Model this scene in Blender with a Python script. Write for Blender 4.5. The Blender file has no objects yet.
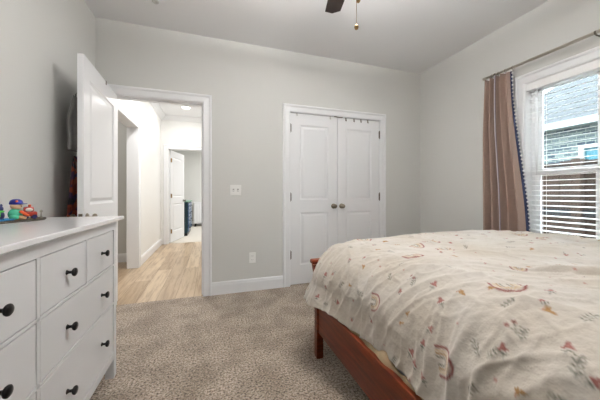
import bpy, bmesh, math, random
import numpy as np
from mathutils import Vector, Matrix
random.seed(4)
PI = math.pi
S = bpy.context.scene
C = bpy.context.collection

# ------------------------------------------------------------------ camera
cam = bpy.data.cameras.new('camera'); cam_o = bpy.data.objects.new('camera', cam); C.objects.link(cam_o)
cam.sensor_width = 36; cam.lens = 16.0; cam.shift_y = -0.011; cam.clip_start = 0.02
cam_o.location = (0, 0, 1.086); cam_o.rotation_euler = (PI/2, 0, -0.3198)
S.camera = cam_o

# ------------------------------------------------------------------ world / exposure
W = bpy.data.worlds.new('world'); S.world = W; W.use_nodes = True
bgn = W.node_tree.nodes['Background']
bgn.inputs[0].default_value = (0.86, 0.94, 1.0, 1); bgn.inputs[1].default_value = 10.5
S.view_settings.view_transform = 'Standard'; S.view_settings.look = 'None'
S.view_settings.gamma = 1; S.view_settings.use_curve_mapping = False
S.view_settings.exposure = 0.64
S.cycles.max_bounces = 12; S.cycles.diffuse_bounces = 6; S.cycles.transparent_max_bounces = 24

def lamp(kind, name, loc, energy, color=(1, 1, 1), **k):
    l = bpy.data.lights.new(name, kind); l.energy = energy; l.color = color
    for a, v in k.items(): setattr(l, a, v)
    o = bpy.data.objects.new(name, l); C.objects.link(o); o.location = loc
    return o
FAN = (0.70, 1.16)
HALL_LIGHTS = [(-0.475, 5.60), (-0.45, 4.0)]
lamp('POINT', 'fan_bulb', (FAN[0], FAN[1], 2.335), 26, (1.0, 0.985, 0.97), shadow_soft_size=0.09)
up = lamp('AREA', 'added_uplight_fill', (FAN[0], FAN[1], 2.60), 92, (1.0, 0.992, 0.98), shape='DISK', size=0.36); up.rotation_euler = (PI, 0, 0)  # uplight added over the fan to brighten the ceiling and even out the room
for hx, hy_, hp in ((-0.475, 5.60, 5.5), (-0.45, 4.0, 16)):
    lamp('AREA', 'downlight_bulb', (hx, hy_, 2.725), hp, (1.0, 0.98, 0.96), shape='DISK', size=0.13)
lamp('AREA', 'far_room_fill', (0.4, 8.0, 2.70), 44, (1.0, 0.98, 0.96), shape='DISK', size=0.4)  # unseen fill light added to brighten the far room, no fixture
lamp('AREA', 'side_room_fill', (-1.9, 4.0, 2.72), 5.0, (1.0, 0.97, 0.93), shape='DISK', size=0.2)  # fill added to lift the side room walls, no lamp modelled there

# ------------------------------------------------------------------ materials
def srgb(r, g, b):
    f = lambda c: (c/255/12.92) if c/255 <= .04045 else ((c/255+.055)/1.055)**2.4
    return (f(r), f(g), f(b), 1)
def mat(name, col, rough=.6, metal=0, var=0.0, vscale=8, bump=0, bscale=80, spec=.5, coat=0, bdist=.002, sheen=0):
    m = bpy.data.materials.new(name); m.use_nodes = True
    nt = m.node_tree; b = nt.nodes['Principled BSDF']
    b.inputs['Roughness'].default_value = rough; b.inputs['Metallic'].default_value = metal
    b.inputs['Specular IOR Level'].default_value = spec; b.inputs['Coat Weight'].default_value = coat
    b.inputs['Sheen Weight'].default_value = sheen
    tc = nt.nodes.new('ShaderNodeTexCoord')
    n = nt.nodes.new('ShaderNodeTexNoise'); n.inputs['Scale'].default_value = vscale; n.inputs['Detail'].default_value = 3
    nt.links.new(tc.outputs['Object'], n.inputs['Vector'])
    mx = nt.nodes.new('ShaderNodeMix'); mx.data_type = 'RGBA'
    mx.inputs[6].default_value = tuple(c*(1-var) for c in col[:3])+(1,)
    mx.inputs[7].default_value = tuple(min(1, c*(1+var)) for c in col[:3])+(1,)
    nt.links.new(n.outputs['Fac'], mx.inputs[0]); nt.links.new(mx.outputs[2], b.inputs['Base Color'])
    if bump:
        n2 = nt.nodes.new('ShaderNodeTexNoise'); n2.inputs['Scale'].default_value = bscale; n2.inputs['Detail'].default_value = 2
        nt.links.new(tc.outputs['Object'], n2.inputs['Vector'])
        bp = nt.nodes.new('ShaderNodeBump'); bp.inputs['Strength'].default_value = bump; bp.inputs['Distance'].default_value = bdist
        nt.links.new(n2.outputs['Fac'], bp.inputs['Height']); nt.links.new(bp.outputs[0], b.inputs['Normal'])
    return m
def N(m): return m.node_tree.nodes, m.node_tree.links, m.node_tree.nodes['Principled BSDF']

M = {}
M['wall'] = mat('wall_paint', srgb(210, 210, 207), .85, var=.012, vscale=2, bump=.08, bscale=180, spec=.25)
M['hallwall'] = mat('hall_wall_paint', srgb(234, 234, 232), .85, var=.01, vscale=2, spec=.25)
M['ceil'] = mat('ceiling_paint', srgb(228, 228, 229), .9, var=.01, vscale=2, bump=.08, bscale=120, spec=.2)
M['trim'] = mat('trim_paint', srgb(233, 234, 236), .38, var=.008, vscale=3)
M['door'] = mat('door_paint', srgb(233, 234, 236), .30, var=.008, vscale=3)
M['dresser'] = mat('dresser_paint', srgb(225, 226, 228), .36, var=.012, vscale=5)
M['dtop'] = mat('dresser_top_paint', srgb(231, 231, 232), .16, var=.008, vscale=4)
M['black'] = mat('dark_knob_metal', srgb(38, 37, 38), .38, .7, var=.1)
M['nickel'] = mat('satin_nickel', srgb(132, 122, 108), .3, 1, var=.06)
M['rod'] = mat('rod_nickel', srgb(186, 180, 168), .42, .55, var=.05)
M['hinge'] = mat('hinge_metal', srgb(120, 114, 106), .38, 1, var=.1)
M['brass'] = mat('antique_brass', srgb(150, 122, 84), .5, .8, var=.15)
M['plastic'] = mat('white_plastic', srgb(238, 238, 236), .35, var=.01)
M['slot'] = mat('dark_slot', srgb(130, 128, 126), .6, var=.05)
M['blind'] = mat('blind_vinyl', srgb(248, 248, 248), .45, var=.01)
M['vinyl'] = mat('window_vinyl', srgb(247, 247, 247), .4, var=.01)
M['curtain'] = mat('mauve_curtain_fabric', srgb(156, 133, 121), .85, var=.08, vscale=6, bump=.3, bscale=500, spec=.15, sheen=.25)
M['lining'] = mat('painted_light_streak', srgb(178, 170, 178), .85, var=.04, spec=.2)  # lavender colour for the streak of light painted on the curtain
M['navy'] = mat('navy_ribbon', srgb(42, 52, 84), .8, var=.1)
M['pom'] = mat('white_pom_pom', srgb(244, 242, 240), .9, var=.05, vscale=60)
M['mattress'] = mat('mattress_fabric', srgb(176, 184, 188), .9, var=.06, vscale=12, bump=.3, bscale=200)
M['tan'] = mat('tan_blanket_fabric', srgb(160, 142, 112), .9, var=.22, vscale=22, bump=.5, bscale=130)
M['fanblade'] = mat('dark_walnut_blade', srgb(46, 31, 25), .42, var=.3, vscale=7)
M['bronze'] = mat('oil_rubbed_bronze', srgb(62, 50, 42), .4, .8, var=.1)
M['brick_trim'] = mat('exterior_white_trim', srgb(126, 134, 134), .6, var=.02)
M['ground'] = mat('yard_soil', srgb(90, 84, 68), .95, var=.3, vscale=3)
M['shade'] = mat('dark_recess', srgb(90, 88, 85), .9, var=.02)

def emis(name, col, st):
    m = bpy.data.materials.new(name); m.use_nodes = True
    b = m.node_tree.nodes['Principled BSDF']; b.inputs['Base Color'].default_value = col
    b.inputs['Emission Color'].default_value = col; b.inputs['Emission Strength'].default_value = st
    return m
M['bulb'] = emis('lit_lens', (1, .98, .95, 1), 6)

def glass(name, tint=(.97, 1, 1, 1)):
    m = bpy.data.materials.new(name); m.use_nodes = True; nt = m.node_tree
    nt.nodes.clear()
    o = nt.nodes.new('ShaderNodeOutputMaterial'); t = nt.nodes.new('ShaderNodeBsdfTransparent'); t.inputs[0].default_value = tint
    g = nt.nodes.new('ShaderNodeBsdfGlossy'); g.inputs['Roughness'].default_value = .02
    f = nt.nodes.new('ShaderNodeFresnel'); f.inputs[0].default_value = 1.25
    mx = nt.nodes.new('ShaderNodeMixShader')
    nt.links.new(f.outputs[0], mx.inputs[0]); nt.links.new(t.outputs[0], mx.inputs[1]); nt.links.new(g.outputs[0], mx.inputs[2])
    nt.links.new(mx.outputs[0], o.inputs[0])
    return m
M['glass'] = glass('window_glass')
M['bowl'] = glass('clear_bowl_glass', (.95, .93, .9, 1))

def carpet():
    m = mat('carpet_pile', srgb(176, 162, 146), .97, spec=.1, sheen=.3)
    ns, lk, b = N(m); tc = ns.new('ShaderNodeTexCoord')
    a = ns.new('ShaderNodeTexNoise'); a.inputs['Scale'].default_value = 84; a.inputs['Detail'].default_value = 4; a.inputs['Roughness'].default_value = .7
    c = ns.new('ShaderNodeTexNoise'); c.inputs['Scale'].default_value = 5; c.inputs['Detail'].default_value = 3
    lk.new(tc.outputs['Object'], a.inputs[0]); lk.new(tc.outputs['Object'], c.inputs[0])
    r = ns.new('ShaderNodeValToRGB'); e = r.color_ramp.elements
    e[0].position = .38; e[0].color = srgb(76, 62, 50); e[1].position = .62; e[1].color = srgb(228, 214, 197)
    x = e.new(.48); x.color = srgb(178, 160, 140)
    lk.new(a.outputs['Fac'], r.inputs[0])
    mx = ns.new('ShaderNodeMix'); mx.data_type = 'RGBA'; mx.blend_type = 'MULTIPLY'; mx.inputs[0].default_value = 1
    r2 = ns.new('ShaderNodeValToRGB'); r2.color_ramp.elements[0].position = .38; r2.color_ramp.elements[0].color = (.62, .60, .58, 1)
    r2.color_ramp.elements[1].position = .6; r2.color_ramp.elements[1].color = (.86, .86, .87, 1)
    lk.new(c.outputs['Fac'], r2.inputs[0]); lk.new(r.outputs[0], mx.inputs[6]); lk.new(r2.outputs[0], mx.inputs[7])
    lk.new(mx.outputs[2], b.inputs['Base Color'])
    bp = ns.new('ShaderNodeBump'); bp.inputs['Strength'].default_value = 1; bp.inputs['Distance'].default_value = .012
    lk.new(a.outputs['Fac'], bp.inputs['Height']); lk.new(bp.outputs[0], b.inputs['Normal'])
    return m
M['carpet'] = carpet()
M['carpet2'] = mat('pale_carpet', srgb(205, 200, 190), .95, var=.1, vscale=60, bump=.5, bscale=200)

def planks():
    m = mat('oak_plank_floor', srgb(200, 176, 146), .32)
    ns, lk, b = N(m); tc = ns.new('ShaderNodeTexCoord')
    mp = ns.new('ShaderNodeMapping'); mp.inputs['Rotation'].default_value = (0, 0, PI/2)
    lk.new(tc.outputs['Object'], mp.inputs[0])
    br = ns.new('ShaderNodeTexBrick'); br.offset = .37; br.inputs['Scale'].default_value = 1
    br.inputs['Brick Width'].default_value = 1.25; br.inputs['Row Height'].default_value = .18
    br.inputs['Mortar Size'].default_value = .0016; br.inputs['Mortar'].default_value = srgb(120, 98, 76)
    br.inputs['Color1'].default_value = srgb(210, 190, 162); br.inputs['Color2'].default_value = srgb(178, 155, 126)
    lk.new(mp.outputs[0], br.inputs[0])
    mp2 = ns.new('ShaderNodeMapping'); mp2.inputs['Scale'].default_value = (16, 1.3, 1)
    lk.new(tc.outputs['Object'], mp2.inputs[0])
    n = ns.new('ShaderNodeTexNoise'); n.inputs['Scale'].default_value = 1.6; n.inputs['Detail'].default_value = 6; n.inputs['Roughness'].default_value = .65
    n.inputs['Distortion'].default_value = .6
    lk.new(mp2.outputs[0], n.inputs[0])
    r = ns.new('ShaderNodeValToRGB'); e = r.color_ramp.elements
    e[0].position = .34; e[0].color = (.56, .48, .42, 1); e[1].position = .56; e[1].color = (1, 1, 1, 1)
    lk.new(n.outputs['Fac'], r.inputs[0])
    mx = ns.new('ShaderNodeMix'); mx.data_type = 'RGBA'; mx.blend_type = 'MULTIPLY'; mx.inputs[0].default_value = .8
    lk.new(br.outputs['Color'], mx.inputs[6]); lk.new(r.outputs[0], mx.inputs[7]); lk.new(mx.outputs[2], b.inputs['Base Color'])
    return m
M['planks'] = planks()

def cherry():
    m = mat('cherry_wood', srgb(130, 62, 36), .38, spec=.3)
    ns, lk, b = N(m); tc = ns.new('ShaderNodeTexCoord')
    mp = ns.new('ShaderNodeMapping'); mp.inputs['Scale'].default_value = (1, 1.2, 14)
    lk.new(tc.outputs['Object'], mp.inputs[0])
    n = ns.new('ShaderNodeTexNoise'); n.inputs['Scale'].default_value = 3.5; n.inputs['Detail'].default_value = 5; n.inputs['Distortion'].default_value = .4
    lk.new(mp.outputs[0], n.inputs[0])
    r = ns.new('ShaderNodeValToRGB'); e = r.color_ramp.elements
    e[0].position = .3; e[0].color = srgb(74, 26, 9); e[1].position = .7; e[1].color = srgb(122, 50, 20)
    lk.new(n.outputs['Fac'], r.inputs[0]); lk.new(r.outputs[0], b.inputs['Base Color'])
    return m
M['cherry'] = cherry()

def brick_mat():
    m = mat('pale_brick', srgb(200, 205, 205), .9)
    ns, lk, b = N(m); tc = ns.new('ShaderNodeTexCoord')
    mp = ns.new('ShaderNodeMapping'); mp.inputs['Rotation'].default_value = (PI/2, 0, PI/2)
    sep = ns.new('ShaderNodeSeparateXYZ'); cmb = ns.new('ShaderNodeCombineXYZ')
    lk.new(tc.outputs['Object'], sep.inputs[0]); lk.new(sep.outputs['Y'], cmb.inputs['X']); lk.new(sep.outputs['Z'], cmb.inputs['Y'])
    br = ns.new('ShaderNodeTexBrick'); br.inputs['Scale'].default_value = 1
    br.inputs['Brick Width'].default_value = .14; br.inputs['Row Height'].default_value = .066; br.inputs['Mortar Size'].default_value = .007
    br.inputs['Bias'].default_value = .05
    br.inputs['Color1'].default_value = srgb(88, 97, 96); br.inputs['Color2'].default_value = srgb(16, 34, 48); br.inputs['Mortar'].default_value = srgb(108, 114, 106)
    lk.new(cmb.outputs[0], br.inputs[0]); lk.new(br.outputs['Color'], b.inputs['Base Color'])
    return m
M['brick'] = brick_mat()
def shingle_mat():
    m = mat('roof_shingles', srgb(170, 180, 184), .9)
    ns, lk, b = N(m); tc = ns.new('ShaderNodeTexCoord')
    sep = ns.new('ShaderNodeSeparateXYZ'); cmb = ns.new('ShaderNodeCombineXYZ')
    lk.new(tc.outputs['Object'], sep.inputs[0]); lk.new(sep.outputs['Y'], cmb.inputs['X']); lk.new(sep.outputs['Z'], cmb.inputs['Y'])
    br = ns.new('ShaderNodeTexBrick'); br.inputs['Scale'].default_value = 1
    br.inputs['Brick Width'].default_value = .24; br.inputs['Row Height'].default_value = .085; br.inputs['Mortar Size'].default_value = .011
    br.inputs['Color1'].default_value = srgb(44, 48, 49); br.inputs['Color2'].default_value = srgb(33, 38, 41); br.inputs['Mortar'].default_value = srgb(10, 17, 22)
    lk.new(cmb.outputs[0], br.inputs[0]); lk.new(br.outputs['Color'], b.inputs['Base Color'])
    return m
M['shingle'] = shingle_mat()
M['fence'] = mat('weathered_fence_wood', srgb(44, 28, 16), .9, var=.35, vscale=5)
M['fence_rail'] = mat('dark_fence_rail', srgb(20, 18, 20), .9, var=.2, vscale=5)
M['teal_glass'] = mat('tinted_pane', srgb(30, 84, 96), .1, var=.05)

# ------------------------------------------------------------------ mesh helpers
def box(bm, x0, x1, y0, y1, z0, z1):
    v = [bm.verts.new((x, y, z)) for z in (z0, z1) for y in (y0, y1) for x in (x0, x1)]
    for f in ((0, 2, 3, 1), (4, 5, 7, 6), (0, 1, 5, 4), (2, 6, 7, 3), (0, 4, 6, 2), (1, 3, 7, 5)):
        bm.faces.new([v[i] for i in f])
def lathe(bm, prof, o=(0, 0, 0), axis='z', seg=20):
    """prof: list of (radius, height)"""
    def P(r, h, a):
        c, s = r*math.cos(a), r*math.sin(a)
        p = {'z': (c, s, h), 'x': (h, c, s), 'y': (c, h, -s), '-y': (c, -h, s), '-x': (-h, c, -s)}[axis]
        return (p[0]+o[0], p[1]+o[1], p[2]+o[2])
    rings = []
    for r, h in prof:
        if r < 1e-6: rings.append([bm.verts.new(P(0, h, 0))])
        else: rings.append([bm.verts.new(P(r, h, 2*PI*i/seg)) for i in range(seg)])
    for a, b in zip(rings, rings[1:]):
        for i in range(seg):
            j = (i+1) % seg
            if len(a) == 1 and len(b) == 1: continue
            if len(a) == 1: bm.faces.new((a[0], b[j], b[i]))
            elif len(b) == 1: bm.faces.new((a[i], a[j], b[0]))
            else: bm.faces.new((a[i], a[j], b[j], b[i]))
    for r_, fl in ((rings[0], True), (rings[-1], False)):
        if len(r_) > 2: bm.faces.new(r_[::-1] if fl else r_)
def tube(bm, pts, r, seg=10, cap=True):
    pts = [Vector(p) for p in pts]; rad = r if isinstance(r, (list, tuple)) else [r]*len(pts)
    rings = []
    up = Vector((0, 0, 1))
    for i, p in enumerate(pts):
        t = (pts[min(i+1, len(pts)-1)]-pts[max(i-1, 0)]).normalized()
        u = t.cross(up if abs(t.z) < .95 else Vector((1, 0, 0))).normalized(); w = t.cross(u)
        rings.append([bm.verts.new(p+(u*math.cos(2*PI*k/seg)+w*math.sin(2*PI*k/seg))*rad[i]) for k in range(seg)])
    for a, b in zip(rings, rings[1:]):
        for k in range(seg): bm.faces.new((a[k], a[(k+1) % seg], b[(k+1) % seg], b[k]))
    if cap: bm.faces.new(rings[0][::-1]); bm.faces.new(rings[-1])
def ball(bm, c, r, sx=1, sy=1, sz=1, seg=14):
    ret = bmesh.ops.create_uvsphere(bm, u_segments=seg, v_segments=max(6, seg//2+1), radius=r)
    for v in ret['verts']: v.co = Vector((v.co.x*sx+c[0], v.co.y*sy+c[1], v.co.z*sz+c[2]))
def obj(name, bm, m, parent=None, bevel=0, smooth=False, seg=2):
    bmesh.ops.recalc_face_normals(bm, faces=bm.faces[:])
    me = bpy.data.meshes.new(name); bm.to_mesh(me); bm.free()
    me.materials.append(M[m] if isinstance(m, str) else m)
    if smooth:
        for p in me.polygons: p.use_smooth = True
    o = bpy.data.objects.new(name, me); C.objects.link(o)
    if parent: o.parent = parent
    if bevel:
        b = o.modifiers.new('bevel', 'BEVEL'); b.width = bevel; b.segments = seg; b.limit_method = 'ANGLE'; b.angle_limit = .7
    return o
def tag(o, label, cat, group=None, kind=None):
    o['label'] = label; o['category'] = cat
    if group: o['group'] = group
    if kind: o['kind'] = kind
    return o
def thing(name, label, cat, loc=(0, 0, 0), rz=0, group=None, kind=None):
    o = bpy.data.objects.new(name, None); C.objects.link(o); o.location = loc; o.rotation_euler = (0, 0, rz)
    o.empty_display_size = .05
    return tag(o, label, cat, group, kind)
def boxes(name, m, lst, parent=None, bevel=0):
    bm = bmesh.new()
    for b in lst: box(bm, *b)
    return obj(name, bm, m, parent, bevel)
def struct(name, m, lst, label, cat, bevel=0):
    return tag(boxes(name, m, lst, None, bevel), label, cat, kind='structure')
def extrude_profile(bm, prof, a, b, along, out):
    """prof (o,z): o goes from the wall along 'out' vector; sweep from a to b"""
    a, b, out = Vector(a), Vector(b), Vector(out)
    r0 = [bm.verts.new(a+out*o+Vector((0, 0, z))) for o, z in prof]
    r1 = [bm.verts.new(b+out*o+Vector((0, 0, z))) for o, z in prof]
    n = len(prof)
    for i in range(n): bm.faces.new((r0[i], r0[(i+1) % n], r1[(i+1) % n], r1[i]))
    bm.faces.new(r0[::-1]); bm.faces.new(r1)

# ------------------------------------------------------------------ room shell
XL, XR, D, H, YN = -1.043, 2.76, 3.0, 2.75, -0.75
DX0, DX1, DH = -0.905, -0.088, 2.04      # hall doorway
CX0, CX1 = 0.871, 2.098                  # closet opening
WY0, WY1, WZ0, WZ1 = 0.36, 1.69, 0.62, 2.10   # window hole
T = .14
struct('floor', 'carpet', [(XL-.1, XR+.1, YN-.1, D+.015, -.1, 0)], 'beige speckled cut-pile carpet across the bedroom', 'carpet')
struct('floor', 'planks', [(-2.9, .5, D+.015, 6.40, -.1, -.002)], 'light oak plank floor in the hallway', 'floor')
struct('floor', 'carpet2', [(-1.7, 2.2, 6.40, 10.0, -.1, 0)], 'pale carpet in the room beyond the hallway', 'floor')
struct('ceiling', 'ceil', [(XL-.1, XR+.1, YN-.1, D+T, H, H+.1)], 'flat pale grey bedroom ceiling', 'ceiling')
struct('ceiling', 'trim', [(-2.9, .5, D+T, 6.40, H, H+.1)], 'white hallway ceiling with a recessed light', 'ceiling')
struct('ceiling', 'trim', [(-1.7, 2.2, 6.40, 10.0, H, H+.1)], 'white ceiling of the far room', 'ceiling')
struct('wall_left', 'wall', [(XL-.1, XL, YN-.1, D, 0, H)], 'light grey bedroom wall behind the white dresser', 'wall')
struct('wall_near', 'wall', [(XL, XR, YN-.1, YN, 0, H)], 'light grey bedroom wall behind the viewer', 'wall')
struct('wall_back', 'wall', [(XL-.1, DX0, D, D+T, 0, H), (DX0, DX1, D, D+T, DH, H), (DX1, CX0, D, D+T, 0, H),
       (CX0, CX1, D, D+T, DH, H), (CX1, XR+.1, D, D+T, 0, H)], 'light grey wall with the doorway and the closet doors', 'wall')
struct('wall_right', 'wall', [(XR, XR+T, YN-.1, WY0, 0, H), (XR, XR+T, WY1, D, 0, H), (XR, XR+T, WY0, WY1, 0, WZ0), (XR, XR+T, WY0, WY1, WZ1, H)],
       'light grey wall around the window with blinds', 'wall')
struct('wall_closet', 'wall', [(CX0-.2, CX1+.2, D+.75, D+.8, 0, H), (CX0-.25, CX0-.2, D+T, D+.8, 0, H), (CX1+.2, CX1+.25, D+T, D+.8, 0, H),
       (CX0-.2, CX1+.2, D+T, D+.75, H-.05, H)], 'closet interior walls behind the double doors', 'wall')
struct('floor', 'carpet', [(CX0-.2, CX1+.2, D+.015, D+.75, -.1, 0)], 'carpet inside the closet', 'floor')
# hallway
HX = -1.02; HE = 6.32; HT = .12
EX0, EX1 = -0.883, -0.10
SY0, SY1 = 3.47, 4.43
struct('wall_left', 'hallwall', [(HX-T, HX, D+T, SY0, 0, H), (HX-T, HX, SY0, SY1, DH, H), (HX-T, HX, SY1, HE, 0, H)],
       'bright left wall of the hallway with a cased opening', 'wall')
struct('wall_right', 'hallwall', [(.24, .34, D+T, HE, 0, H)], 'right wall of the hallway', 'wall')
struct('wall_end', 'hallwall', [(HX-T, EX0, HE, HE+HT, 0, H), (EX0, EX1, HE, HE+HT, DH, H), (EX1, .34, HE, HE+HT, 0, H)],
       'end wall of the hallway around the far doorway', 'wall')
struct('wall_side', 'wall', [(-2.8, HX-T, 4.89, 4.99, 0, H), (-2.9, -2.8, D+T, 4.99, 0, H), (-2.8, HX-T, D+T-.0, D+T+.05, 0, H)],
       'grey walls of the side room left of the hallway', 'wall')
struct('wall_far', 'wall', [(-1.6, 2.1, 9.8, 9.9, 0, H), (-1.7, -1.6, HE+HT, 9.9, 0, H), (2.1, 2.2, HE+HT, 9.9, 0, H), (.34, 2.1, HE+.02, HE+HT, 0, H), (-1.6, HX-T, HE+.02, HE+HT, 0, H)],
       'light grey walls of the far room seen through two doorways', 'wall')
# crown moulding in the hallway
bm = bmesh.new(); cp = [(0, 0), (0, -.1), (.02, -.095), (.06, -.05), (.085, -.02), (.09, 0)]
extrude_profile(bm, cp, (HX, D+T, H), (HX, HE, H), None, (1, 0, 0))
tag(obj('trim_1', bm, 'trim'), 'white crown moulding along the hallway left wall', 'moulding', kind='structure')
bm = bmesh.new(); extrude_profile(bm, cp, (HX, HE, H), (.24, HE, H), None, (0, -1, 0))
tag(obj('trim_2', bm, 'trim'), 'white crown moulding across the hallway end wall', 'moulding', kind='structure')
# baseboards
bp_ = [(0, 0), (.016, 0), (.016, .1), (.013, .112), (.013, .122), (.008, .135), (0, .135)]
def baseboard(name, a, b, out, label):
    bm = bmesh.new(); extrude_profile(bm, bp_, a, b, None, out)
    return tag(obj(name, bm, 'trim'), label, 'baseboard', kind='structure')
CW = .09
baseboard('baseboard_back', (DX1+CW, D, 0), (CX0-CW, D, 0), (0, -1, 0), 'white baseboard between the doorway and the closet')
baseboard('baseboard_back', (CX1+CW, D, 0), (XR, D, 0), (0, -1, 0), 'white baseboard right of the closet behind the bed')
baseboard('baseboard_left', (XL, YN, 0), (XL, D, 0), (1, 0, 0), 'white baseboard behind the dresser')
baseboard('baseboard_right', (XR, YN, 0), (XR, D, 0), (-1, 0, 0), 'white baseboard below the window')
baseboard('baseboard_near', (XL, YN, 0), (XR, YN, 0), (0, 1, 0), 'white baseboard on the wall behind the viewer')
baseboard('baseboard_left', (HX, SY1+CW, 0), (HX, HE, 0), (1, 0, 0), 'tall white baseboard along the hallway left wall')
baseboard('baseboard_side', (-2.8, 4.89, 0), (HX-T, 4.89, 0), (0, -1, 0), 'white baseboard in the side room')
baseboard('baseboard_far', (-1.6, 9.8, 0), (2.1, 9.8, 0), (0, -1, 0), 'white baseboard in the far room')
# casings: mitred sweep of a stepped profile around an opening in a plane
def casing(name, P, u0, u1, h, label, w=CW, z0=0, closed=False, mname='trim'):
    """P(u, z, o) -> world; u along wall, o out of the wall."""
    prof = [(0, .012), (.012, .017), (.06, .012), (.066, .019), (w-.012, .021), (w, .014), (w, 0), (0, 0)]   # (distance from opening, out)
    bm = bmesh.new(); rings = []
    path = [(u0, z0, -1, 0), (u0, h, -1, 1), (u1, h, 1, 1), (u1, z0, 1, 0)]
    if closed: path = [(u0, z0, -1, -1), (u0, h, -1, 1), (u1, h, 1, 1), (u1, z0, 1, -1)]
    for u, z, du, dz in path: rings.append([bm.verts.new(P(u+du*d, z+dz*d, o)) for d, o in prof])
    n = len(prof); k = len(rings)
    for i in range(k if closed else k-1):
        a, b = rings[i], rings[(i+1) % k]
        for j in range(n): bm.faces.new((a[j], a[(j+1) % n], b[(j+1) % n], b[j]))
    if not closed: bm.faces.new(rings[0][::-1]); bm.faces.new(rings[-1])
    return tag(obj(name, bm, mname), label, 'door casing' if not closed else 'window casing', kind='structure')
back = lambda u, z, o: (u, D-o, z)
casing('trim_3', back, DX0, DX1, DH, 'white casing around the open bedroom doorway')
casing('trim_4', back, CX0, CX1, DH, 'white casing around the closet double doors')
casing('trim_5', lambda u, z, o: (u, D+T+o, z), DX0, DX1, DH, 'white casing on the hallway side of the bedroom doorway')
casing('trim_6', lambda u, z, o: (HX+o, u, z), SY0, SY1, DH, 'white casing around the hallway side opening')
casing('trim_7', lambda u, z, o: (u, HE-o, z), EX0, EX1, DH, 'white casing around the far doorway')
# jambs
J = .018
def jambs(name, lst, label): return struct(name, 'trim', lst, label, 'door jamb')
jambs('trim_8', [(DX0-.001, DX0+.002, D-.002, D+T+.002, 0, DH), (DX1-.002, DX1+.001, D-.002, D+T+.002, 0, DH), (DX0, DX1, D-.002, D+T+.002, DH-.002, DH+.001),
      (DX1-.014, DX1-.002, D+.045, D+.085, 0, DH), (DX0+.002, DX1-.002, D+.045, D+.085, DH-.014, DH-.002)], 'white jamb and stop lining the bedroom doorway')
jambs('trim_9', [(HX-T-.002, HX+.002, SY1-.002, SY1+.001, 0, DH), (HX-T-.002, HX+.002, SY0-.001, SY0+.002, 0, DH), (HX-T-.002, HX+.002, SY0, SY1, DH-.002, DH+.001)],
      'white jamb lining the hallway side opening')
jambs('trim_10', [(EX0-.001, EX0+.002, HE-.002, HE+HT+.002, 0, DH), (EX1-.002, EX1+.001, HE-.002, HE+HT+.002, 0, DH), (EX0, EX1, HE-.002, HE+HT+.002, DH-.002, DH+.001)],
      'white jamb lining the far doorway')
jambs('trim_11', [(CX0-.001, CX0+.001, D-.002, D+T, 0, DH), (CX1-.001, CX1+.001, D-.002, D+T, 0, DH), (CX0, CX1, D-.002, D+T, DH-.001, DH+.001)], 'white jamb lining the closet opening')

# ------------------------------------------------------------------ panel doors
def leaf_mesh(w, h, t, stile, panels):
    """slab x 0..w, y 0..t, z 0..h with raised panels on both faces"""
    bm = bmesh.new()
    zs = [0]+[z for p in panels for z in p]+[h]; xs = [0, stile, w-stile, w]
    for side in (0, 1):
        y = 0 if side == 0 else t; sg = 1 if side == 0 else -1
        for i in range(3):
            for j in range(len(zs)-1):
                x0, x1, z0, z1 = xs[i], xs[i+1], zs[j], zs[j+1]
                if i == 1 and j % 2 == 1:
                    prev = None
                    for ins, dep in ((0, 0), (.004, .004), (.016, .0095), (.022, .0095), (.046, .003), (.05, .003)):
                        yy = y+sg*dep
                        r = [bm.verts.new(q) for q in ((x0+ins, yy, z0+ins), (x1-ins, yy, z0+ins), (x1-ins, yy, z1-ins), (x0+ins, yy, z1-ins))]
                        if prev:
                            for k in range(4): bm.faces.new((prev[k], prev[(k+1) % 4], r[(k+1) % 4], r[k]))
                        prev = r
                    bm.faces.new(prev)
                else:
                    bm.faces.new([bm.verts.new(q) for q in ((x0, y, z0), (x1, y, z0), (x1, y, z1), (x0, y, z1))])
    for q in (((0, 0, 0), (0, t, 0), (0, t, h), (0, 0, h)), ((w, 0, 0), (w, t, 0), (w, t, h), (w, 0, h)),
              ((0, 0, 0), (w, 0, 0), (w, t, 0), (0, t, 0)), ((0, 0, h), (w, 0, h), (w, t, h), (0, t, h))):
        bm.faces.new([bm.verts.new(p) for p in q])
    bmesh.ops.remove_doubles(bm, verts=bm.verts[:], dist=1e-5)
    return bm
def knob_bm(o, axis, r=.027, L=.058):
    bm = bmesh.new()
    lathe(bm, [(.031, 0), (.031, .004), (.026, .008), (.011, .011), (.009, .026), (.013, .032), (r*.9, .037), (r, .046), (r*.93, .054), (r*.6, L), (0, L+.002)], o, axis, 24)
    return bm
def hinge_bm(x, y, z):
    bm = bmesh.new(); tube(bm, [(x, y, z-.045), (x, y, z+.045)], .0065, 10); ball(bm, (x, y, z+.05), .006, seg=8); ball(bm, (x, y, z-.05), .006, seg=8)
    box(bm, x-.014, x+.014, y-.003, y+.003, z-.044, z+.044)
    return bm
PAN = [(.225, .845), (.995, 1.885)]
# open bedroom door
d1 = thing('door_1', 'white two-panel bedroom door standing open beside the left wall', 'door', (DX0+.001, D, .012), -PI/2+math.radians(3.1), kind='structure')
obj('door_leaf', leaf_mesh(.825, 2.022, .035, .115, PAN), 'door', d1, bevel=.0015)
k = obj('knob', knob_bm((.765, .035, .905), 'y'), 'nickel', d1, smooth=True); k['label'] = 'round satin metal knob'
k = obj('knob', knob_bm((.765, 0, .905), '-y'), 'nickel', d1, smooth=True)
boxes('latch_plate', 'nickel', [(.8245, .8265, .006, .029, .875, .935), (.826, .833, .011, .024, .895, .915)], d1, .001)
for z in (.2, 1.02, 1.84): obj('hinge', hinge_bm(-.001, -.004, z), 'hinge', d1, smooth=False)
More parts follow.
